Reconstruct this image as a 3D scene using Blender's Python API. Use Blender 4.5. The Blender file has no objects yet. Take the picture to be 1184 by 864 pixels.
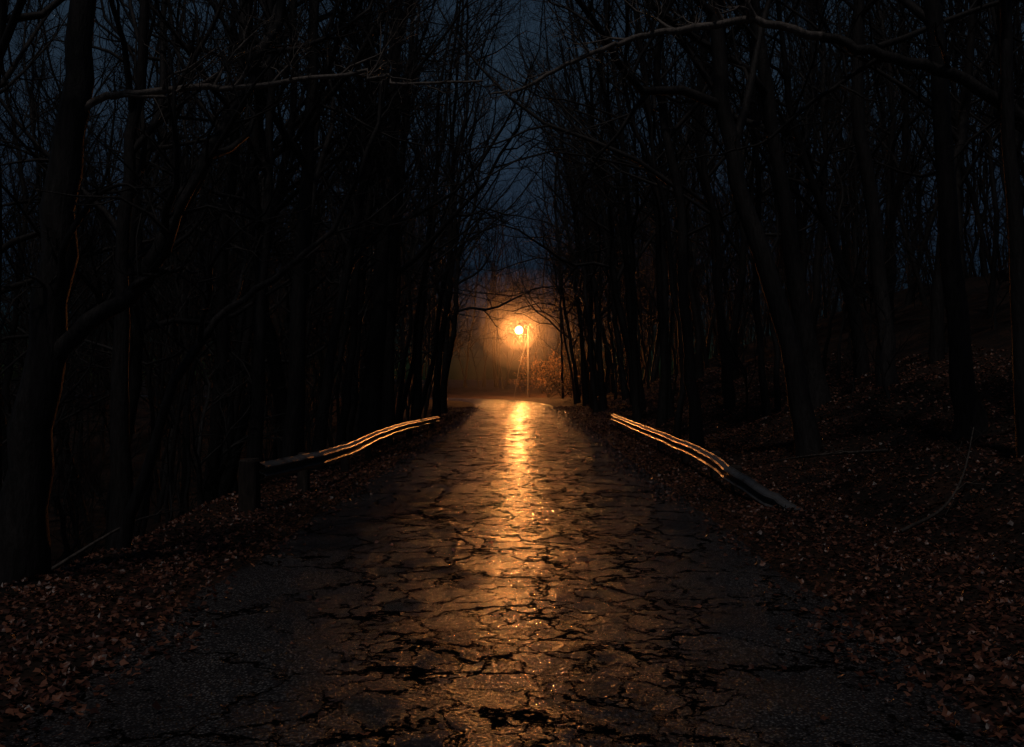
import bpy, math, random
import numpy as np
from mathutils import Vector
random.seed(7); rng=np.random.default_rng(7)
S=bpy.context.scene
try:
    S.view_settings.view_transform='Standard'; S.view_settings.look='None'; S.view_settings.exposure=0
except Exception: pass
COL=S.collection

# ---------------------------------------------------------------- materials
def newmat(name):
    m=bpy.data.materials.new(name); m.use_nodes=True
    nt=m.node_tree; nt.nodes.clear()
    return m,nt
class NT:
    def __init__(s,nt): s.nt=nt
    def n(s,t,**k):
        nd=s.nt.nodes.new(t)
        for a,b in k.items():
            if a=='ins':
                for kk,v in b.items():
                    if hasattr(v,'is_linked') : s.nt.links.new(v,nd.inputs[kk])
                    else: nd.inputs[kk].default_value=v
            else: setattr(nd,a,b)
        return nd
    def math(s,op,a,b=0.0,c=None,clamp=False):
        nd=s.nt.nodes.new('ShaderNodeMath'); nd.operation=op; nd.use_clamp=clamp
        for i,v in enumerate([a,b,c]):
            if v is None: continue
            if hasattr(v,'is_linked'): s.nt.links.new(v,nd.inputs[i])
            else: nd.inputs[i].default_value=v
        return nd.outputs[0]
    def mapr(s,v,a,b,c=0.0,d=1.0,smooth=False):
        nd=s.nt.nodes.new('ShaderNodeMapRange'); nd.clamp=True
        if smooth: nd.interpolation_type='SMOOTHSTEP'
        s.nt.links.new(v,nd.inputs[0])
        for i,x in enumerate([a,b,c,d]):
            if hasattr(x,'is_linked'): s.nt.links.new(x,nd.inputs[i+1])
            else: nd.inputs[i+1].default_value=x
        return nd.outputs[0]
    def mixc(s,f,a,b):
        nd=s.nt.nodes.new('ShaderNodeMix'); nd.data_type='RGBA'
        for i,v in ((0,f),(6,a),(7,b)):
            if hasattr(v,'is_linked'): s.nt.links.new(v,nd.inputs[i])
            else: nd.inputs[i].default_value=v if i==0 else (*v,1)
        return nd.outputs[2]

def mat_road():
    m,nt=newmat('wet_cracked_asphalt'); N=NT(nt)
    out=N.n('ShaderNodeOutputMaterial'); P=N.n('ShaderNodeBsdfPrincipled')
    nt.links.new(P.outputs[0],out.inputs[0])
    tc=N.n('ShaderNodeTexCoord').outputs['Object']
    sep=N.n('ShaderNodeSeparateXYZ',ins={0:tc})
    wn=N.n('ShaderNodeTexNoise',ins={'Vector':tc,'Scale':2.6,'Detail':7.0,'Roughness':0.68})
    vm=N.n('ShaderNodeVectorMath',operation='SUBTRACT',ins={0:wn.outputs['Color'],1:(0.5,0.5,0.5)})
    vs=N.n('ShaderNodeVectorMath',operation='SCALE',ins={0:vm.outputs[0],3:0.60})
    wv=N.n('ShaderNodeVectorMath',operation='ADD',ins={0:tc,1:vs.outputs[0]}).outputs[0]
    mp=N.n('ShaderNodeMapping',ins={'Vector':wv,'Scale':(1.0,0.85,1)}).outputs[0]
    v1=N.n('ShaderNodeTexVoronoi',feature='DISTANCE_TO_EDGE',ins={'Vector':mp,'Scale':3.1}).outputs['Distance']
    v3=N.n('ShaderNodeTexVoronoi',feature='DISTANCE_TO_EDGE',ins={'Vector':mp,'Scale':8.0}).outputs['Distance']
    v2=N.n('ShaderNodeTexVoronoi',feature='DISTANCE_TO_EDGE',ins={'Vector':mp,'Scale':1.0}).outputs['Distance']
    big=N.n('ShaderNodeTexNoise',ins={'Vector':tc,'Scale':0.6,'Detail':5.0,'Roughness':0.6}).outputs[0]
    ax=N.math('ABSOLUTE',N.math('SUBTRACT',sep.outputs[0],0.1))
    cen=N.mapr(ax,0.3,1.9,0.22,-0.04,True)
    zs=N.math('ADD',big,cen)
    zone=N.mapr(zs,0.44,0.64,0.0,1.0,True)
    zone3=N.mapr(zs,0.68,0.78,0.0,1.0,True)
    brk=N.n('ShaderNodeTexNoise',ins={'Vector':tc,'Scale':2.3,'Detail':3.0}).outputs[0]
    brk=N.mapr(brk,0.38,0.60,0.22,1.0)
    w1=N.math('MULTIPLY',N.mapr(zone,0,1,0.0,0.070),brk)
    c1=N.math('SUBTRACT',1.0,N.math('DIVIDE',v1,N.math('ADD',w1,0.0005)),clamp=True)
    c3=N.math('SUBTRACT',1.0,N.math('DIVIDE',v3,N.math('ADD',N.math('MULTIPLY',zone3,0.07),0.0005)),clamp=True)
    c2=N.math('SUBTRACT',1.0,N.math('DIVIDE',v2,N.math('MULTIPLY',brk,0.030)),clamp=True)
    crack=N.math('MAXIMUM',N.math('MAXIMUM',c1,c2),N.math('MULTIPLY',c3,0.5))
    cd=N.mapr(crack,0.0,0.55,0.0,1.0,True)
    # aggregate
    ag=N.n('ShaderNodeTexVoronoi',feature='F1',ins={'Vector':tc,'Scale':56.0}).outputs['Distance']
    agb=N.n('ShaderNodeTexVoronoi',feature='F1',ins={'Vector':tc,'Scale':110.0}).outputs['Distance']
    ag2=N.n('ShaderNodeTexNoise',ins={'Vector':tc,'Scale':28.0,'Detail':5.0,'Roughness':0.7}).outputs[0]
    und=N.n('ShaderNodeTexNoise',ins={'Vector':tc,'Scale':3.0,'Detail':3.0}).outputs[0]
    rmv=N.n('ShaderNodeMapping',ins={'Vector':tc,'Scale':(1.2,4.5,1)}).outputs[0]
    rip=N.n('ShaderNodeTexNoise',ins={'Vector':rmv,'Scale':1.5,'Detail':3.0}).outputs[0]
    pmv=N.n('ShaderNodeMapping',ins={'Vector':wv,'Scale':(1.4,0.9,1)}).outputs[0]
    pud=N.n('ShaderNodeTexNoise',ins={'Vector':pmv,'Scale':1.3,'Detail':6.0,'Roughness':0.66}).outputs[0]
    pud=N.math('ADD',pud,N.mapr(ax,0.1,1.0,0.05,-0.05,True))
    wet=N.mapr(pud,0.46,0.58,0,1,True)
    h=N.math('MULTIPLY',cd,-0.016)
    agamp=N.mapr(wet,0,1,-0.0108,-0.0028)
    h=N.math('ADD',h,N.math('MULTIPLY',N.math('MULTIPLY',ag,ag),agamp))
    h=N.math('ADD',h,N.math('MULTIPLY',N.math('MULTIPLY',agb,agb),N.math('MULTIPLY',agamp,0.30)))
    h=N.math('ADD',h,N.math('MULTIPLY',ag2,N.mapr(wet,0,1,0.0060,0.0008)))
    h=N.math('ADD',h,N.math('MULTIPLY',und,0.004))
    h=N.math('ADD',h,N.math('MULTIPLY',rip,0.006))
    b=N.n('ShaderNodeBump',ins={'Height':h,'Distance':1.0,'Strength':0.8})
    nt.links.new(b.outputs[0],P.inputs['Normal'])
    stone=N.mapr(ag,0.12,0.5,1.0,0.0)
    scol=N.n('ShaderNodeTexVoronoi',feature='F1',ins={'Vector':tc,'Scale':56.0})
    sr=N.n('ShaderNodeSeparateXYZ',ins={0:scol.outputs['Color']}).outputs[0]
    stone=N.math('MULTIPLY',stone,N.mapr(sr,0.2,1.0,0.25,1.0))
    colv=N.mixc(stone,(0.026,0.025,0.026),(0.30,0.285,0.275))
    pat=N.mapr(N.n('ShaderNodeTexNoise',ins={'Vector':tc,'Scale':0.8,'Detail':6.0}).outputs[0],0.42,0.58)
    colv=N.mixc(N.math('MULTIPLY',pat,0.4),colv,(0.020,0.019,0.020))
    colv=N.mixc(cd,colv,(0.003,0.003,0.003))
    nt.links.new(colv,P.inputs['Base Color'])
    r=N.mapr(wet,0,1,0.23,0.08)
    r=N.math('ADD',r,N.math('MULTIPLY',cd,0.5))
    nt.links.new(r,P.inputs['Roughness'])
    spc=N.math('MULTIPLY',N.mapr(cd,0.0,0.8,1.0,0.0),N.mapr(wet,0,1,0.38,0.58))
    nt.links.new(spc,P.inputs['Specular IOR Level'])
    P.inputs['IOR'].default_value=1.45
    return m

def mat_ground():
    m,nt=newmat('leaf_litter_ground'); N=NT(nt)
    out=N.n('ShaderNodeOutputMaterial'); P=N.n('ShaderNodeBsdfPrincipled')
    nt.links.new(P.outputs[0],out.inputs[0])
    tc=N.n('ShaderNodeTexCoord').outputs['Object']
    v=N.n('ShaderNodeTexVoronoi',feature='F1',ins={'Vector':tc,'Scale':14.0,'Randomness':1.0})
    n2=N.n('ShaderNodeTexNoise',ins={'Vector':tc,'Scale':1.3,'Detail':6.0}).outputs[0]
    sp=N.n('ShaderNodeSeparateXYZ',ins={0:v.outputs['Color']})
    c=N.mixc(sp.outputs[0],(0.014,0.009,0.006),(0.055,0.025,0.014))
    c=N.mixc(N.mapr(n2,0.35,0.65),c,(0.012,0.009,0.007))
    nt.links.new(c,P.inputs['Base Color'])
    h=N.math('ADD',N.math('MULTIPLY',v.outputs['Distance'],-0.04),N.math('MULTIPLY',sp.outputs[1],0.03))
    b=N.n('ShaderNodeBump',ins={'Height':h,'Distance':1.0,'Strength':0.8}); nt.links.new(b.outputs[0],P.inputs['Normal'])
    P.inputs['Roughness'].default_value=0.8
    P.inputs['Specular IOR Level'].default_value=0.2
    return m

def mat_leaf(name,a,b2,c3,rough=0.45):
    m,nt=newmat(name); N=NT(nt)
    out=N.n('ShaderNodeOutputMaterial'); P=N.n('ShaderNodeBsdfPrincipled')
    nt.links.new(P.outputs[0],out.inputs[0])
    g=N.n('ShaderNodeNewGeometry')
    cr=N.n('ShaderNodeValToRGB',ins={0:g.outputs['Random Per Island']})
    e=cr.color_ramp.elements
    e[0].color=(*a,1); e[1].color=(*c3,1); x=e.new(0.6); x.color=(*b2,1)
    nt.links.new(cr.outputs[0],P.inputs['Base Color'])
    P.inputs['Roughness'].default_value=rough
    return m

def mat_bark(name,a,b2,rough=0.75):
    m,nt=newmat(name); N=NT(nt)
    out=N.n('ShaderNodeOutputMaterial'); P=N.n('ShaderNodeBsdfPrincipled')
    nt.links.new(P.outputs[0],out.inputs[0])
    tc=N.n('ShaderNodeTexCoord').outputs['Object']
    mp=N.n('ShaderNodeMapping',ins={'Vector':tc,'Scale':(1,1,0.18)}).outputs[0]
    n=N.n('ShaderNodeTexNoise',ins={'Vector':mp,'Scale':22.0,'Detail':5.0,'Roughness':0.65}).outputs[0]
    c=N.mixc(N.mapr(n,0.35,0.65),a,b2)
    nt.links.new(c,P.inputs['Base Color'])
    b=N.n('ShaderNodeBump',ins={'Height':n,'Distance':0.03,'Strength':0.9}); nt.links.new(b.outputs[0],P.inputs['Normal'])
    P.inputs['Roughness'].default_value=rough
    P.inputs['Specular IOR Level'].default_value=0.3
    return m
def mat_metal(name,col,rough,metal=0.85,rust=(0.09,0.05,0.03)):
    m,nt=newmat(name); N=NT(nt)
    out=N.n('ShaderNodeOutputMaterial'); P=N.n('ShaderNodeBsdfPrincipled')
    nt.links.new(P.outputs[0],out.inputs[0])
    tc=N.n('ShaderNodeTexCoord').outputs['Object']
    n=N.n('ShaderNodeTexNoise',ins={'Vector':tc,'Scale':5.0,'Detail':7.0,'Roughness':0.7}).outputs[0]
    c=N.mixc(N.mapr(n,0.48,0.72),col,rust)
    nt.links.new(c,P.inputs['Base Color'])
    nt.links.new(N.mapr(n,0.3,0.7,rough-0.08,rough+0.25),P.inputs['Roughness'])
    b=N.n('ShaderNodeBump',ins={'Height':n,'Distance':0.007,'Strength':0.5}); nt.links.new(b.outputs[0],P.inputs['Normal'])
    P.inputs['Metallic'].default_value=metal
    return m
M_ROAD=mat_road(); M_GROUND=mat_ground()
M_LEAF=mat_leaf('wet_fallen_leaves',(0.034,0.011,0.007),(0.115,0.038,0.019),(0.26,0.105,0.058),0.42)
M_SHRUB=mat_leaf('yellow_autumn_leaves',(0.10,0.045,0.012),(0.22,0.11,0.03),(0.32,0.16,0.05),0.5)
M_BARK=mat_bark('wet_tree_bark',(0.010,0.008,0.007),(0.031,0.027,0.025),0.65)
M_LIT_LIMB=mat_bark('lit_limb_bark',(0.07,0.058,0.048),(0.24,0.20,0.17),0.5)  # bark lightened so lit highlights are painted into the overhanging limbs
M_STICK=mat_bark('fallen_branch_bark',(0.03,0.024,0.020),(0.11,0.09,0.075),0.6)
M_WOOD=mat_bark('weathered_post_wood',(0.02,0.015,0.012),(0.06,0.045,0.035))
M_RAIL=mat_metal('galvanised_rail_steel',(0.33,0.32,0.31),0.32,0.8)
M_POLE=mat_metal('lamp_pole_steel',(0.12,0.115,0.11),0.6,0.3)

# ---------------------------------------------------------------- road path / terrain
CL=[(0,-30),(0,0),(0.02,15),(0.15,28),(0.3,42),(0.3,56),(0.05,66),(-0.9,75),(-3.2,83),(-7.5,90),(-14,95.5),(-24,100),(-40,104),(-70,108),(-120,112)]
def catmull(pts,n=8):
    P=[Vector(p) for p in pts]; P=[P[0]*2-P[1]]+P+[P[-1]*2-P[-2]]
    o=[]
    for i in range(1,len(P)-2):
        a,b,c,d=P[i-1:i+3]
        for k in range(n):
            t=k/n
            o.append(0.5*((2*b)+(c-a)*t+(2*a-5*b+4*c-d)*t*t+(3*b-a-3*c+d)*t**3))
    o.append(P[-2]); return o
cl=np.array([tuple(p) for p in catmull(CL,14)])
tan=np.gradient(cl,axis=0); tan/=np.linalg.norm(tan,axis=1)[:,None]
def signed_u(x,y):
    x=np.asarray(x,float).ravel(); y=np.asarray(y,float).ravel(); out=np.empty(len(x))
    for s in range(0,len(x),20000):
        dx=x[s:s+20000,None]-cl[None,:,0]; dy=y[s:s+20000,None]-cl[None,:,1]
        i=np.argmin(dx*dx+dy*dy,axis=1); r=np.arange(len(i))
        ddx=dx[r,i]; ddy=dy[r,i]; tx=tan[i,0]; ty=tan[i,1]
        lat=ddx*ty-ddy*tx
        dist=np.hypot(ddx,ddy)
        near=dist<12
        out[s:s+20000]=np.where(near,lat,np.sign(lat)*dist)
    return out
def nz(x,y,s):
    x=x*s;y=y*s
    return (np.sin(x*1.3+y*0.7+1.2)+np.sin(-x*0.8+y*1.7+4.1)*0.8+np.sin(x*2.9+y*2.1+0.4)*0.45+np.sin(x*3.7-y*4.3+2.0)*0.3)/2.5
def sstep(a,b,v):
    t=np.clip((v-a)/(b-a),0,1); return t*t*(3-2*t)
def ground_z(x,y,u=None):
    x=np.asarray(x,float).ravel(); y=np.asarray(y,float).ravel()
    if u is None: u=signed_u(x,y)
    far=1-0.90*sstep(50,84,y)
    zr=0.02+0.05*sstep(2.5,3.6,u)+far*(0.40*np.clip(u-4.0,0,14)+0.16*np.clip(u-18,0,60))
    zl=-0.0-0.10*sstep(2.5,3.8,-u)-far*0.55*np.clip(-u-4.0,0,9)-0.02*np.clip(-u-13,0,60)
    z=np.where(u>0,zr,zl)
    z=np.where(np.abs(u)<2.2,-0.06,z*sstep(2.15,2.6,np.abs(u))+-0.06*(1-sstep(2.15,2.6,np.abs(u))))
    amp=sstep(2.3,6,np.abs(u))
    z=z+amp*(nz(x,y,0.35)*0.28+nz(x,y,1.7)*0.06)+sstep(2.3,2.8,np.abs(u))*nz(x,y,3.1)*0.02
    return z
def gz(x,y): return float(ground_z([x],[y])[0])

def mesh_obj(name,verts,faces,mat,smooth=True,parent=None,link=True):
    me=bpy.data.meshes.new(name)
    me.from_pydata([tuple(v) for v in verts] if not isinstance(verts,list) else verts,[],faces)
    me.materials.append(mat)
    if smooth: me.polygons.foreach_set('use_smooth',[True]*len(me.polygons))
    me.update()
    ob=bpy.data.objects.new(name,me)
    if link: COL.objects.link(ob)
    if parent: ob.parent=parent
    return ob
def mesh_np(name,V,F,mat,smooth=True):
    me=bpy.data.meshes.new(name); k=F.shape[1]
    me.vertices.add(len(V)); me.vertices.foreach_set('co',V.astype(np.float32).ravel())
    me.loops.add(F.size); me.loops.foreach_set('vertex_index',F.astype(np.int32).ravel())
    me.polygons.add(len(F)); me.polygons.foreach_set('loop_start',np.arange(0,F.size,k,dtype=np.int32))
    me.polygons.foreach_set('loop_total',np.full(len(F),k,dtype=np.int32))
    me.materials.append(mat)
    me.update(calc_edges=True)
    me.polygons.foreach_set('use_smooth',np.full(len(me.polygons),smooth))
    return me
def grid_faces(nr,nc):
    i=np.arange(nr-1)[:,None]*nc+np.arange(nc-1)[None,:]
    i=i.ravel(); return np.stack([i,i+1,i+nc+1,i+nc],1)

# terrain sheet
xs=np.concatenate([np.linspace(-400,-40,19)[:-1],np.linspace(-40,-12,36)[:-1],np.linspace(-12,14,175)[:-1],np.linspace(14,45,36)[:-1],np.linspace(45,400,19)])
ys=np.concatenate([np.linspace(-60,0,20)[:-1],np.linspace(0,30,160)[:-1],np.linspace(30,115,260)[:-1],np.linspace(115,600,60)])
X,Y=np.meshgrid(xs,ys); Z=ground_z(X,Y)
V=np.stack([X.ravel(),Y.ravel(),Z],1)
me=mesh_np('ground',V,grid_faces(len(ys),len(xs)),M_GROUND)
COL.objects.link(bpy.data.objects.new('ground',me))

# road
d2=np.concatenate([[0],np.cumsum(np.linalg.norm(np.diff(cl,axis=0),axis=1))])
s=np.concatenate([np.arange(10,50,0.12),np.arange(50,d2[-1],0.4)])
cx=np.interp(s,d2,cl[:,0]); cy=np.interp(s,d2,cl[:,1]); tx=np.gradient(cx,s); ty=np.gradient(cy,s)
L=np.hypot(tx,ty); tx/=L; ty/=L
nc=41; t=np.linspace(-1,1,nc)
hw=2.42+0.35*sstep(45,75,s)
wl=hw+nz(s,s*0.3,0.9)*0.10+nz(s,s*1.3,4)*0.05; wr=hw+nz(s+9,s*0.7,0.9)*0.10+nz(s,s*2.3,4)*0.05
lat=np.where(t[None,:]<0,t[None,:]*wl[:,None],t[None,:]*wr[:,None])
RX=cx[:,None]+lat*ty[:,None]; RY=cy[:,None]-lat*tx[:,None]
RZ=0.025-0.035*np.abs(t[None,:])**2+nz(RX,RY,0.9)*0.007+nz(RX,RY,2.3)*0.003
RZ=RZ-0.09*(np.abs(t[None,:])>0.99)
me=mesh_np('road',np.stack([RX.ravel(),RY.ravel(),RZ.ravel()],1),grid_faces(len(s),nc),M_ROAD)
COL.objects.link(bpy.data.objects.new('road',me))

# ---------------------------------------------------------------- leaves
def leaves(x,y,z,size,tilt):
    n=len(x); k=8
    ang=np.linspace(0,2*np.pi,k,endpoint=False)
    rad=np.array([1.0,0.55,0.85,0.5,0.45,0.5,0.85,0.55])
    px=np.concatenate([[0],np.cos(ang)*rad]); py=np.concatenate([[0],np.sin(ang)*rad*0.85])
    curl=rng.uniform(-0.5,0.9,n)
    lx=px[None,:]*size[:,None]; ly=py[None,:]*size[:,None]
    lz=curl[:,None]*(px**2*0.8+py**2*0.4)[None,:]*size[:,None]
    a=rng.uniform(0,2*np.pi,n); b=rng.normal(0,1,n)*tilt; c=rng.normal(0,1,n)*tilt
    ca,sa=np.cos(a)[:,None],np.sin(a)[:,None]
    cb,sb=np.cos(b)[:,None],np.sin(b)[:,None]; cc,sc=np.cos(c)[:,None],np.sin(c)[:,None]
    y1=ly*cb-lz*sb; z1=ly*sb+lz*cb
    x1=lx*cc+z1*sc; z2=-lx*sc+z1*cc
    X=x1*ca-y1*sa+x[:,None]; Y=x1*sa+y1*ca+y[:,None]; Z=z2+z[:,None]
    V=np.stack([X,Y,Z],2).reshape(-1,3)
    f=np.array([[0,i+1,(i+1)%k+1] for i in range(k)])
    F=(np.arange(n)[:,None,None]*(k+1)+f[None]).reshape(-1,3)
    return V,F
def sample_leaf(n,ulo,uhi,ylo,yhi,edge):
    y=ylo*(yhi/ylo)**rng.uniform(0,1,n)
    u=rng.uniform(ulo,uhi,n)
    au=np.abs(u)
    th=2.36+0.28*nz(u*0+y,y*0.7,0.9)
    p=sstep(th-edge,th+0.25,au)*0.97+0.012
    keep=rng.uniform(0,1,n)<p
    y=y[keep];u=u[keep]
    x=np.interp(y,cl[:,1],cl[:,0])+u
    return x,y
a=sample_leaf(42000,-5.2,-1.3,2.6,60,0.5); b=sample_leaf(85000,1.2,9.5,2.6,60,0.7)
c=sample_leaf(7000,-1.5,1.5,3.0,30,0.1)
x=np.concatenate([a[0],b[0],c[0]]); y=np.concatenate([a[1],b[1],c[1]])
u=signed_u(x,y)
zg=ground_z(x,y,u); z=np.where(np.abs(u)<2.4,np.maximum(zg,0.03-0.035*(np.abs(u)/2.4)**2+0.0),zg)+rng.uniform(0.004,0.035,len(x))
size=rng.uniform(0.016,0.042,len(x))*(1+np.clip(y-12,0,40)*0.02)
V,F=leaves(x,y,z,size,0.42)
me=mesh_np('fallen_leaves',V,F,M_LEAF,False); COL.objects.link(bpy.data.objects.new('fallen_leaves',me))

# ---------------------------------------------------------------- trees
class TB:
    def __init__(s): s.V=[];s.F=[];s.n=0
    def tube(s,pts,rad,k):
        pts=np.asarray(pts,float); rad=np.asarray(rad,float)[:len(pts)]; n=len(pts)
        T=np.empty_like(pts); T[1:-1]=pts[2:]-pts[:-2]; T[0]=pts[1]-pts[0]; T[-1]=pts[-1]-pts[-2]
        T/=np.linalg.norm(T,axis=1)[:,None]+1e-9
        d=T.mean(0); ref=np.array([1,0,0]) if abs(d[2])>0.7 else np.array([0,0,1.])
        A=np.cross(T,ref); A/=np.linalg.norm(A,axis=1)[:,None]+1e-9
        B=np.cross(T,A)
        an=np.arange(k)*2*np.pi/k
        R=(A[:,None,:]*np.cos(an)[None,:,None]+B[:,None,:]*np.sin(an)[None,:,None])*rad[:,None,None]+pts[:,None,:]
        s.V.append(R.reshape(-1,3))
        i=(np.arange(n-1)[:,None]*k+np.arange(k)[None,:]); j=(np.arange(n-1)[:,None]*k+(np.arange(k)+1)[None,:]%k)
        F=np.stack([i,j,j+k,i+k],2).reshape(-1,4)+s.n
        s.F.append(F); s.n+=n*k
    def mesh(s,name,mat):
        return mesh_np(name,np.concatenate(s.V),np.concatenate(s.F),mat)
def unit(v): return v/(math.sqrt(v[0]*v[0]+v[1]*v[1]+v[2]*v[2])+1e-9)
def cross(a,b): return np.array([a[1]*b[2]-a[2]*b[1],a[2]*b[0]-a[0]*b[2],a[0]*b[1]-a[1]*b[0]])
def children(tb,pts,rad,level,maxlev,nch,lenf,t0,R,up=0.10):
    n=len(pts); seg=np.linalg.norm(np.diff(pts,axis=0),axis=1); cum=np.concatenate([[0],np.cumsum(seg)]); L=cum[-1]
    for c in range(nch):
        t=t0+(1-t0)*((c+R.random())/nch); t=min(t,0.98)
        sd=t*L; i=min(np.searchsorted(cum,sd,side='right')-1,n-2); f=(sd-cum[i])/(seg[i]+1e-9)
        p=pts[i]*(1-f)+pts[i+1]*f; r=rad[i]*(1-f)+rad[i+1]*f
        d=unit(pts[i+1]-pts[i])
        rd=unit(cross(d,np.array([R.gauss(0,1),R.gauss(0,1),R.gauss(0,1)])))
        a=R.uniform(0.5,1.2)
        nd=unit(d*math.cos(a)+rd*math.sin(a)+np.array([0,0,0.10]))
        ln=L*lenf*(1.15-0.75*t if level==0 else 1.1-0.6*t)*R.uniform(0.6,1.25)
        grow(tb,p,nd,ln,min(r*0.62,0.02+ln*0.014),level+1,maxlev,R,up)
def grow(tb,p,d,L,r,level,maxlev,R,up=0.1):
    n={1:8,2:6,3:4}.get(level,3)
    pts=[p]; st=L/n
    wob={1:0.26,2:0.32,3:0.34}.get(level,0.34)
    dd=d
    for i in range(n):
        dd=unit(dd+np.array([R.gauss(0,wob),R.gauss(0,wob),R.gauss(0,wob)])*0.8+np.array([0,0,up]))
        pts.append(pts[-1]+dd*st)
    pts=np.array(pts); rad=np.linspace(r,max(r*0.22,0.0025),n+1)
    tb.tube(pts,rad,{1:6,2:4}.get(level,3))
    if level<maxlev:
        nch={1:8,2:6,3:3}.get(level,3)
        children(tb,pts,rad,level,maxlev,nch,{1:0.42,2:0.5,3:0.55}[level],0.18,R,up)
def smooth_path(pts,n=5):
    return np.array([tuple(p) for p in catmull(pts,n)])
def add_limb(tb,lp,ra,rb,nc2,R,maxlev=4):
    q=smooth_path(lp,5); q=q+np.array([[R.gauss(0,0.022)]*3 for _ in q])
    rr=np.linspace(ra,rb,len(q)); tb.tube(q,rr,8)
    children(tb,q,rr,1,4 if maxlev>3 else 3,nc2,0.26,0.15,R,0.06)
def make_tree(name,trunk,r0,r1,R,nch=15,t0=0.3,lenf=0.36,limbs=(),maxlev=4):
    tb=TB(); pts=smooth_path(trunk,5)
    pts=pts+np.array([[R.gauss(0,0.02),R.gauss(0,0.02),0] for _ in pts])
    t=np.linspace(0,1,len(pts)); rad=r0+(r1-r0)*t**0.85
    rad=rad+r0*0.5*np.exp(-t*len(pts)*0.9)
    rad=rad*np.array([1+R.gauss(0,0.035) for _ in pts])
    pts[0,2]-=0.4
    tb.tube(pts,rad,12)
    children(tb,pts,rad,0,maxlev,nch,lenf,t0,R)
    for l in limbs: add_limb(tb,*l,R,maxlev)
    return tb.mesh(name,M_BARK)
# hero trees (world coordinates)
H=[]
def hero(trunk,r0,r1,seed,lit_limbs=(),**k):
    b=trunk[0]; z=gz(b[0],b[1]); tr=[(b[0],b[1],z)]+list(trunk[1:])
    me=make_tree('bare_tree',tr,r0,r1,random.Random(seed),**k)
    ob=bpy.data.objects.new('bare_tree',me); COL.objects.link(ob); H.append((b[0],b[1]))
    for l in lit_limbs:
        tb=TB(); add_limb(tb,*l,random.Random(seed+50))
        o=bpy.data.objects.new('overhanging_limb',tb.mesh('overhanging_limb',M_LIT_LIMB)); COL.objects.link(o); o.parent=ob
hero([(-4.23,8.5,0),(-4.04,8.5,1.53),(-3.82,8.5,3.4),(-3.64,8.5,4.85),(-3.4,8.6,7.8),(-3.6,8.8,13)],0.20,0.05,11,t0=0.42,nch=14,
 limbs=[([(-4.05,8.5,1.6),(-3.64,8.5,2.08),(-3.27,8.55,2.34),(-2.97,8.6,2.86),(-2.68,8.7,3.52),(-2.34,8.8,4.19),(-2.1,8.9,4.95),(-1.9,9,6.4),(-1.8,9.2,8.5)],0.085,0.03,12),
        ([(-3.4,8.55,2.26),(-3.15,8.5,2.46),(-2.89,8.5,2.55),(-2.67,8.4,2.50),(-2.47,8.4,2.38)],0.035,0.006,5),
        ([(-4.0,8.5,1.9),(-3.7,8.3,2.8),(-3.3,8.2,3.2),(-2.9,8.1,3.15)],0.04,0.006,6)],
 lit_limbs=[([(-3.78,8.5,3.78),(-3.5,8.5,4.02),(-2.9,8.5,4.08),(-2.16,8.5,4.13),(-1.42,8.5,4.22),(-0.9,8.5,4.15),(-0.24,8.5,4.17)],0.038,0.010,14)])
hero([(-3.95,10,0),(-3.36,10,1.6),(-2.97,10,2.21),(-2.32,10.1,2.73),(-1.75,10.2,3.3),(-1.35,10.3,4.6),(-1.3,10.5,7)],0.055,0.015,12,t0=0.3,nch=12,lenf=0.3)
hero([(-3.95,18,0),(-3.85,18,3),(-3.7,18,6),(-3.55,18,8.5),(-3.5,18.2,12),(-3.2,18.3,17)],0.17,0.04,13,t0=0.25)
hero([(-4.25,16.5,0),(-4.15,16.5,3),(-4.0,16.5,6),(-4.05,16.6,9),(-3.8,16.8,14)],0.11,0.03,14)
hero([(-3.75,26,0),(-3.45,26,4),(-3.15,26,8),(-2.94,26,11.5),(-2.8,26.3,18)],0.25,0.05,15,t0=0.3)
hero([(-4.0,20.5,0),(-3.75,20.5,2),(-3.2,20.6,5),(-2.7,20.7,7.2),(-2.4,21,11)],0.13,0.03,16,t0=0.3)
hero([(-4.9,12.5,0),(-4.9,12.5,3),(-4.65,12.5,6),(-4.4,12.6,11)],0.12,0.03,17)
hero([(-3.9,31,0),(-3.7,31,5),(-3.3,31,10),(-2.9,31.3,17)],0.2,0.04,18,lenf=0.45)
hero([(6.15,20,0),(5.8,20,3),(5.44,20,5.3),(4.84,20,9.25),(4.3,20.3,13),(4.1,20.5,18)],0.25,0.05,21,t0=0.33,lenf=0.42)
hero([(5.95,13,0),(5.8,13,2.5),(5.5,13,6.6),(5.3,13.2,10),(5.2,13.3,15)],0.17,0.05,22,t0=0.35)
hero([(5.6,10.8,0),(5.5,10.8,2.5),(5.35,10.8,5.8),(5.2,11,12)],0.11,0.04,23,t0=0.4)
hero([(7.1,11,0),(6.7,11,2.5),(6.35,11,4.0),(6.3,11,7),(6.5,11.2,13)],0.2,0.05,24,t0=0.45,
 limbs=[([(6.38,11,3.8),(5.66,11,4.5),(4.86,11,4.98),(4.1,11,5.2),(3.43,11,5.40)],0.085,0.055,5),
        ([(4.1,11,5.2),(3.4,11.3,4.75),(2.9,11.4,4.35),(2.4,11.4,4.2),(1.9,11.5,4.15)],0.03,0.006,7)],
 lit_limbs=[([(3.43,11,5.40),(2.66,11,5.58),(2.0,11,5.5),(1.5,11,5.42),(1.03,11,5.28),(0.46,11,5.02),(0.08,11,4.82),(-0.25,11,4.77)],0.052,0.011,15)])
hero([(8.5,24,0),(7.9,24,4.5),(6.7,24,8.3),(6.3,24.2,14)],0.16,0.04,25)
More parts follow.
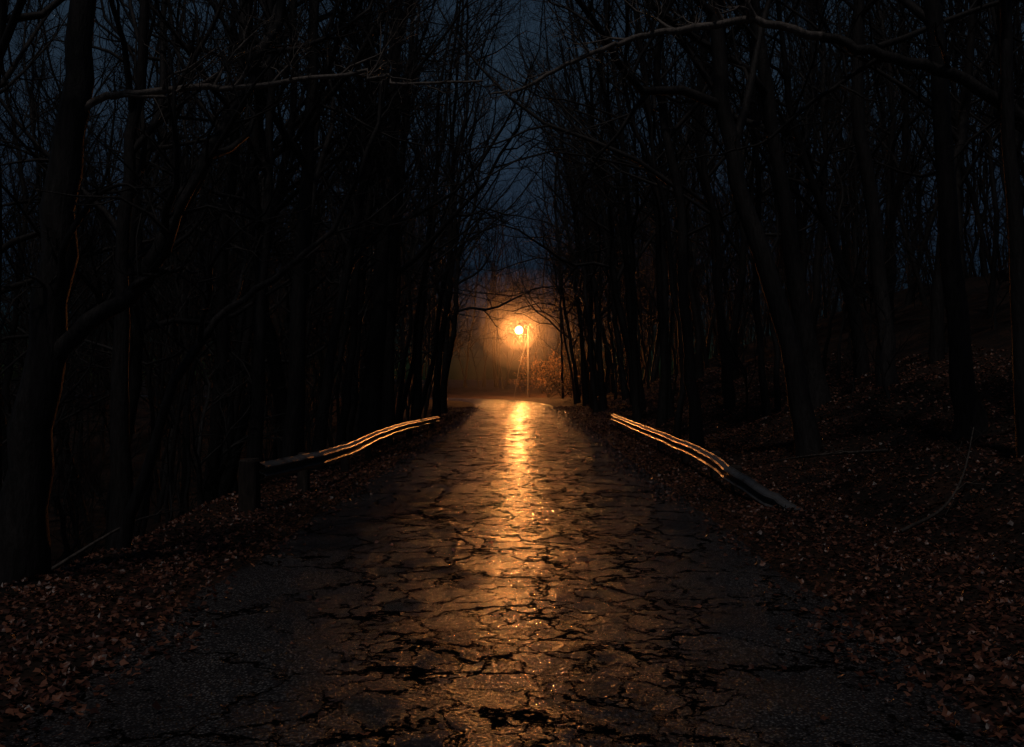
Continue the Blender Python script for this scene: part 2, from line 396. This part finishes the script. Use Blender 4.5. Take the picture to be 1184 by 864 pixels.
hero([(4.9,38,0),(4.5,38,4.5),(4.0,38,9.5),(3.0,38.5,17)],0.19,0.04,26,lenf=0.45,t0=0.38)
hero([(4.5,30,0),(4.6,30,4),(4.2,30,9),(3.5,30,16)],0.13,0.03,27,lenf=0.45,t0=0.38)
hero([(5.2,33,0),(4.9,33,5),(4.6,33,10),(3.6,33,17)],0.16,0.03,28,lenf=0.45,t0=0.38)
hero([(4.4,48,0),(4.1,48,5),(3.4,48,10),(2.4,48,18)],0.17,0.03,29,lenf=0.42,t0=0.42)
hero([(-3.9,40,0),(-3.6,40,5),(-3.0,40,10),(-1.9,40,18)],0.17,0.03,30,lenf=0.42,t0=0.42)
hero([(-3.7,53,0),(-3.4,53,5),(-2.7,53,11),(-1.4,53,19)],0.17,0.03,31,lenf=0.42,t0=0.42)
hero([(4.5,60,0),(4.1,60,5),(3.3,60,11),(2.0,60,19)],0.17,0.03,32,lenf=0.42,t0=0.45)

# forest variants; they lean towards +X of their own frame
VAR=[];FAR=[]
def trunk_line(R):
    h=R.uniform(15,21); lx=R.uniform(0.0,2.9); ly=R.uniform(-1.6,1.6); bx=R.gauss(0,0.5); by=R.gauss(0,0.5)
    return [(0,0,0)]+[(lx*t**1.35+bx*math.sin(3.14*t*1.3)+R.gauss(0,0.22)*t**0.3,ly*t**1.4+by*math.sin(3.14*t*1.6)+R.gauss(0,0.22)*t**0.3,h*t) for t in (0.12,0.24,0.36,0.48,0.6,0.73,0.86,1.0)]
for i in range(9):
    R=random.Random(100+i)
    VAR.append(make_tree('forest_tree_mesh',trunk_line(R),R.choice([0.05,0.07,0.09,0.12,0.17]),0.025,R,nch=R.randint(14,18),t0=R.uniform(0.14,0.3),lenf=R.uniform(0.32,0.42)))
for i in range(6):
    R=random.Random(150+i)
    FAR.append(make_tree('far_tree_mesh',trunk_line(R),R.uniform(0.07,0.15),0.03,R,nch=R.randint(16,21),t0=R.uniform(0.14,0.3),lenf=R.uniform(0.32,0.42),maxlev=3))
LOW=[]
for i in range(4):
    R=random.Random(200+i); h=R.uniform(4,8); 
    tr=[(0,0,0)]+[(R.gauss(0,0.3)*t*2,R.gauss(0,0.3)*t*2,h*t) for t in (0.25,0.5,0.75,1.0)]
    LOW.append(make_tree('sapling_mesh',tr,0.04,0.008,R,nch=12,t0=0.15,lenf=0.3,maxlev=3))
forest=bpy.data.collections.new('forest_trees')
pos=list(H); R=random.Random(5); cnt=0; near=0
def try_place(x,y,mind):
    for (a,b) in pos:
        if (a-x)**2+(b-y)**2<mind*mind: return False
    return True
cands=[]
for _ in range(12000):
    y=R.uniform(6,130); x=R.uniform(-45,45)
    cands.append((x,y))
us=signed_u([c[0] for c in cands],[c[1] for c in cands]); zs=ground_z([c[0] for c in cands],[c[1] for c in cands],us)
for (x,y),u0,z0 in zip(cands,us,zs):
    lim=3.9 if y<35 else 3.6
    if y>62 and u0<0: lim=4.4
    if abs(u0)<lim: continue
    if abs(x)>y*0.56+4: continue
    if y>70 and math.hypot(x-1.0,y-88)<6.0: continue
    if y>60 and y<88 and x>-4.5 and x<3.8: continue
    if y>88 and y<108 and abs(x)<7: continue
    md=R.uniform(1.0,1.8)+0.045*abs(u0)+ (0.9 if y<16 else 0)
    if not try_place(x,y,md): continue
    if cnt>680: break
    pos.append((x,y)); cnt+=1
    tilt=0.0
    if abs(u0)<8 and y<60 and near<70:
        ob=bpy.data.objects.new('bare_tree',VAR[R.randrange(9)]); COL.objects.link(ob); near+=1
    else:
        ob=bpy.data.objects.new('forest_tree',VAR[R.randrange(9)] if (y<50 and abs(u0)<14) else FAR[R.randrange(6)]); forest.objects.link(ob)
    ob.location=(x,y,z0-0.1)
    if abs(u0)<7:
        rz=(math.pi if u0>0 else 0)+R.uniform(-0.9,0.9); tilt=R.uniform(-0.03,0.09) if y<55 else R.uniform(-0.05,0.02)
    else: rz=R.uniform(0,6.28)
    ob.rotation_euler=(R.gauss(0,0.035),tilt,rz); sc=R.uniform(0.7,1.25); ob.scale=(sc,sc,sc*R.uniform(0.95,1.15))
e=bpy.data.objects.new('distant_forest',None); e.instance_type='COLLECTION'; e.instance_collection=forest; COL.objects.link(e)
und=bpy.data.collections.new('understory')
for _ in range(200):
    y=R.uniform(15,80); x=R.uniform(-1,1)*(y*0.5+4); u0=signed_u([x],[y])[0]
    if abs(u0)<4.6: continue
    if math.hypot(x-1.0,y-88)<12: continue
    ob=bpy.data.objects.new('sapling',LOW[R.randrange(4)]); und.objects.link(ob)
    ob.location=(x,y,gz(x,y)-0.05); ob.rotation_euler=(R.gauss(0,0.15),R.gauss(0,0.15),R.uniform(0,6.28)); ob.scale=[R.uniform(0.6,1.2)]*3
e=bpy.data.objects.new('understory_saplings',None); e.instance_type='COLLECTION'; e.instance_collection=und; COL.objects.link(e)
# leafy shrubs around the lamp
def shrub(x,y,h,seed):
    R=random.Random(seed); tb=TB(); z=gz(x,y)
    for i in range(5):
        d=unit(np.array([R.gauss(0,0.4),R.gauss(0,0.4),1.0]))
        grow(tb,np.array([0,0,-0.1]),d,h*R.uniform(0.7,1.1),0.03,2,4,R,0.05)
    me=tb.mesh('stems',M_BARK)
    par=bpy.data.objects.new('autumn_shrub',None); COL.objects.link(par); par.location=(x,y,z)
    o=bpy.data.objects.new('stems',me); COL.objects.link(o); o.parent=par
    P=np.concatenate(tb.V); P=P[P[:,2]>0.4]; q=P[rng.integers(0,len(P),900)]+rng.normal(0,0.09,(900,3))
    V,F=leaves(q[:,0],q[:,1],q[:,2],rng.uniform(0.035,0.07,900),0.8)
    o=bpy.data.objects.new('leaves',mesh_np('leaves',V,F,M_SHRUB,False)); COL.objects.link(o); o.parent=par
for i,(x,y,h) in enumerate([(4.2,82,4.0),(4.9,77,4.0),(3.2,87.5,3.8),(6.3,84,5),(4.7,73,3.0),(7.5,79,4.5),(5.4,68,2.8),(2.8,92,4.0),(4.7,89,5),(3.6,93,4),(6.2,91,5)]): shrub(x,y,h,300+i)

# fallen branches on bank
def stick(pts,r,seed):
    tb=TB(); R=random.Random(seed); q=smooth_path([(a,b,gz(a,b)+c) for a,b,c in pts],5)
    rr=np.linspace(r,r*0.3,len(q)); tb.tube(q,rr,6); children(tb,q,rr,2,4,4,0.4,0.2,R,0.0)
    COL.objects.link(bpy.data.objects.new('fallen_branch',tb.mesh('fallen_branch',M_STICK)))
stick([(3.9,10.0,0.05),(4.4,10.2,0.10),(4.8,10.6,0.25),(5.1,11.0,0.55)],0.022,1)
stick([(3.6,6.9,0.04),(4.0,6.8,0.12),(4.6,6.9,0.10),(5.2,7.2,0.2)],0.03,2)
stick([(5.3,14,0.05),(4.6,15,0.2),(4.2,16.2,0.12)],0.03,3)
stick([(-4.4,9.3,0.05),(-3.9,10.1,0.25),(-3.6,10.9,0.3)],0.02,4)

# ---------------------------------------------------------------- guardrails
def guardrail(path,beam_h,post_at):
    par=bpy.data.objects.new('guardrail',None); COL.objects.link(par)
    q=smooth_path(path,6); n=len(q)
    R=random.Random(n)
    side=1 if q[0][0]>0 else -1
    for i in range(n): q[i]+=np.array([R.gauss(0,0.009),0,R.gauss(0,0.005)])
    T=np.gradient(q,axis=0); T/=np.linalg.norm(T,axis=1)[:,None]
    Nn=np.stack([T[:,1],-T[:,0],T[:,2]*0],1); Nn/=np.linalg.norm(Nn,axis=1)[:,None]
    for i in range(n):
        if Nn[i,0]*side>0: Nn[i]*=-1
    prof=[(0.0,0.0),(0.012,-0.02),(0.07,-0.055),(0.085,-0.08),(0.07,-0.105),(0.005,-0.14),(-0.005,-0.155),(0.005,-0.17),(0.07,-0.205),(0.085,-0.23),(0.07,-0.255),(0.012,-0.29),(0.0,-0.31)]
    sc=beam_h/0.31; k=len(prof); th=0.005
    V=[];
    for i in range(n):
        for (o,z) in prof: V.append(tuple(q[i]+Nn[i]*o*1.0+np.array([0,0,z*sc])))
        for (o,z) in reversed(prof): V.append(tuple(q[i]+Nn[i]*(o-th)+np.array([0,0,z*sc])))
    K=2*k; F=[]
    for i in range(n-1):
        for j in range(K):
            j2=(j+1)%K; F.append((i*K+j,i*K+j2,(i+1)*K+j2,(i+1)*K+j))
    F.append(tuple(range(K))); F.append(tuple(range((n-1)*K,n*K))[::-1])
    mesh_obj('w_beam',V,F,M_RAIL,False,par)
    for pi,(i,w,extra) in enumerate(post_at):
        p=q[i]-Nn[i]*(w*0.5+0.02); zb=gz(p[0],p[1])-0.3; zt=p[2]+extra
        b=w/2; c=0.02; ring=[(b-c,b),(b,b-c),(b,-b+c),(b-c,-b),(-b+c,-b),(-b,-b+c),(-b,b-c),(-b+c,b)]
        tt=T[i][:2]/np.linalg.norm(T[i][:2]); nn=Nn[i][:2]
        V=[];
        for zz,s2 in ((zb,1.05),(zt-0.03,1.0),(zt,0.86)):
            for (u1,v1) in ring: 
                xy=p[:2]+tt*u1*s2+nn*v1*s2; V.append((xy[0],xy[1],zz+random.uniform(-.006,.006)))
        F=[]
        for a1 in range(2):
            for j in range(8): F.append((a1*8+j,a1*8+(j+1)%8,(a1+1)*8+(j+1)%8,(a1+1)*8+j))
        F.append(tuple(range(16,24))); mesh_obj('post_%d'%(pi+1),V,F,M_WOOD,False,par)
guardrail([(-3.19,12.6,0.57),(-2.99,14.2,0.55),(-2.84,17,0.52),(-3.0,21.5,0.48),(-3.04,26.5,0.44),(-2.86,30.7,0.40),(-2.6,34.8,0.36)],0.24,
  [(0,0.22,0.04),(7,0.15,0.0),(13,0.15,0),(18,0.15,0),(23,0.15,0),(28,0.15,0),(35,0.15,0)])
guardrail([(3.39,33.3,0.5),(3.25,25.3,0.5),(3.18,19.5,0.5),(3.11,15.7,0.48),(3.09,13.8,0.38),(3.24,12.5,0.22),(3.52,11.8,0.04)],0.24,
  [(1,0.15,0),(5,0.15,0),(9,0.15,0),(13,0.15,0),(18,0.15,0),(23,0.15,0.0)])

# ---------------------------------------------------------------- street lamp
lamp=bpy.data.objects.new('street_lamp',None); COL.objects.link(lamp)
LX,LY=1.45,89.6; LZ=gz(LX,LY); HX,HY,HZ=0.62,88.2,6.05
tb=TB(); tb.tube([(LX,LY,LZ-0.3),(LX,LY,2),(LX,LY,4.5),(LX,LY,6.5)],[0.075,0.07,0.065,0.06],12)
o=bpy.data.objects.new('pole',tb.mesh('pole',M_POLE)); COL.objects.link(o); o.parent=lamp
tb=TB(); tb.tube(smooth_path([(LX,LY,6.35),(LX-0.15,LY-0.3,6.58),(LX-0.5,LY-0.8,6.64),(HX,HY,6.62)],5),[0.035]*16,8)
o=bpy.data.objects.new('arm',tb.mesh('arm',M_POLE)); COL.objects.link(o); o.parent=lamp
def lathe(name,prof,cx,cy,mat,k=24):
    V=[];F=[]
    for (r,z) in prof:
        for j in range(k): V.append((cx+r*math.cos(6.28318*j/k),cy+r*math.sin(6.28318*j/k),z))
    for i in range(len(prof)-1):
        for j in range(k): F.append((i*k+j,i*k+(j+1)%k,(i+1)*k+(j+1)%k,(i+1)*k+j))
    o=mesh_obj(name,V,F,mat,True,lamp); return o
lathe('hood',[(0.03,6.66),(0.10,6.65),(0.14,6.60),(0.24,6.56),(0.30,6.52),(0.29,6.515),(0.22,6.54),(0.05,6.58)],HX,HY,M_POLE)
mg,nt=newmat('sodium_lamp_glow'); N=NT(nt); out=N.n('ShaderNodeOutputMaterial')
em=N.n('ShaderNodeEmission',ins={'Color':(1.0,0.40,0.11,1),'Strength':40.0}); nt.links.new(em.outputs[0],out.inputs[0])
R0=0.34
lathe('bulb',[(max(R0*math.sin(a),0.001),HZ+R0*math.cos(a)) for a in np.linspace(0,math.pi,14)],HX,HY,mg)
pl=bpy.data.lights.new('sodium_light','POINT'); pl.energy=54000; pl.color=(1.0,0.33,0.075); pl.shadow_soft_size=0.36
po=bpy.data.objects.new('sodium_light',pl); COL.objects.link(po); po.location=(HX,HY,HZ); po.parent=lamp
tb=TB(); tb.tube([(LX-0.08,LY,5.4),(0.6,LY-1.6,2.6),(0.15,LY-2.9,gz(0.15,LY-2.9)-0.1)],[0.018]*3,6)
o=bpy.data.objects.new('guy_wire',tb.mesh('guy_wire',M_POLE)); COL.objects.link(o); o.parent=lamp

# ---------------------------------------------------------------- mist
def halo_mist(name,c,r,dens,an):
    bpy.ops.mesh.primitive_uv_sphere_add(segments=48,ring_count=24,location=c); o=bpy.context.object; o.name=name; o.scale=r
    m,nt=newmat(name+'_volume'); N=NT(nt); out=N.n('ShaderNodeOutputMaterial')
    v=N.n('ShaderNodeVolumeScatter',ins={'Color':(1,0.95,0.88,1),'Density':dens,'Anisotropy':an}); nt.links.new(v.outputs[0],out.inputs['Volume'])
    o.data.materials.append(m); return o
halo_mist('halo_mist',(HX,88,4.5),(9,9,7.0),0.0032,0.5)
halo_mist('halo_mist',(HX,HY,HZ),(3.6,3.6,3.6),0.012,0.4)  # denser inner sphere added to tighten the lamp's halo
halo_mist('halo_mist',(HX,HY,HZ),(1.8,1.8,1.8),0.036,0.4)  # densest sphere, added to soften the glow close around the bulb

# ---------------------------------------------------------------- world + foreground fill
w=bpy.data.worlds.new('World'); S.world=w; w.use_nodes=True; nt=w.node_tree; N=NT(nt)
bg=nt.nodes['Background']; sky=nt.nodes.new('ShaderNodeTexSky'); sky.sky_type='NISHITA'; sky.sun_disc=False
sky.sun_elevation=math.radians(2.0); sky.sun_rotation=math.radians(180); sky.air_density=1.0; sky.dust_density=0.3; sky.ozone_density=3.0
g=N.n('ShaderNodeTexCoord').outputs['Generated']; sp=N.n('ShaderNodeSeparateXYZ',ins={0:g})
f=N.mapr(sp.outputs[2],0.02,0.34,0.0,1.0,True)
tint=N.mixc(f,(0.065,0.19,0.50),(0.88,0.69,0.64))
mx=nt.nodes.new('ShaderNodeMix'); mx.data_type='RGBA'; mx.blend_type='MULTIPLY'; mx.inputs[0].default_value=1
nt.links.new(sky.outputs[0],mx.inputs[6]); nt.links.new(tint,mx.inputs[7])
nt.links.new(mx.outputs[2],bg.inputs[0]); bg.inputs[1].default_value=0.044
sl=bpy.data.lights.new('foreground_fill','SUN'); sl.energy=0.37; sl.angle=math.radians(3); sl.color=(1.0,0.90,0.85)  # unseen fill lamp added to brighten the foreground leaves and road
so=bpy.data.objects.new('foreground_fill',sl); COL.objects.link(so); so.location=(0,-20,30)
so.rotation_euler=(math.radians(24),0,math.radians(-14))

cam=bpy.data.cameras.new('camera'); cam.lens=35; cam.sensor_width=36; cam.clip_end=2000; cam.clip_start=0.05
co=bpy.data.objects.new('camera',cam); COL.objects.link(co); co.location=(0,0,1.6); co.rotation_euler=(math.radians(90.4),0,0)
S.camera=co
print('TREES',cnt,near)
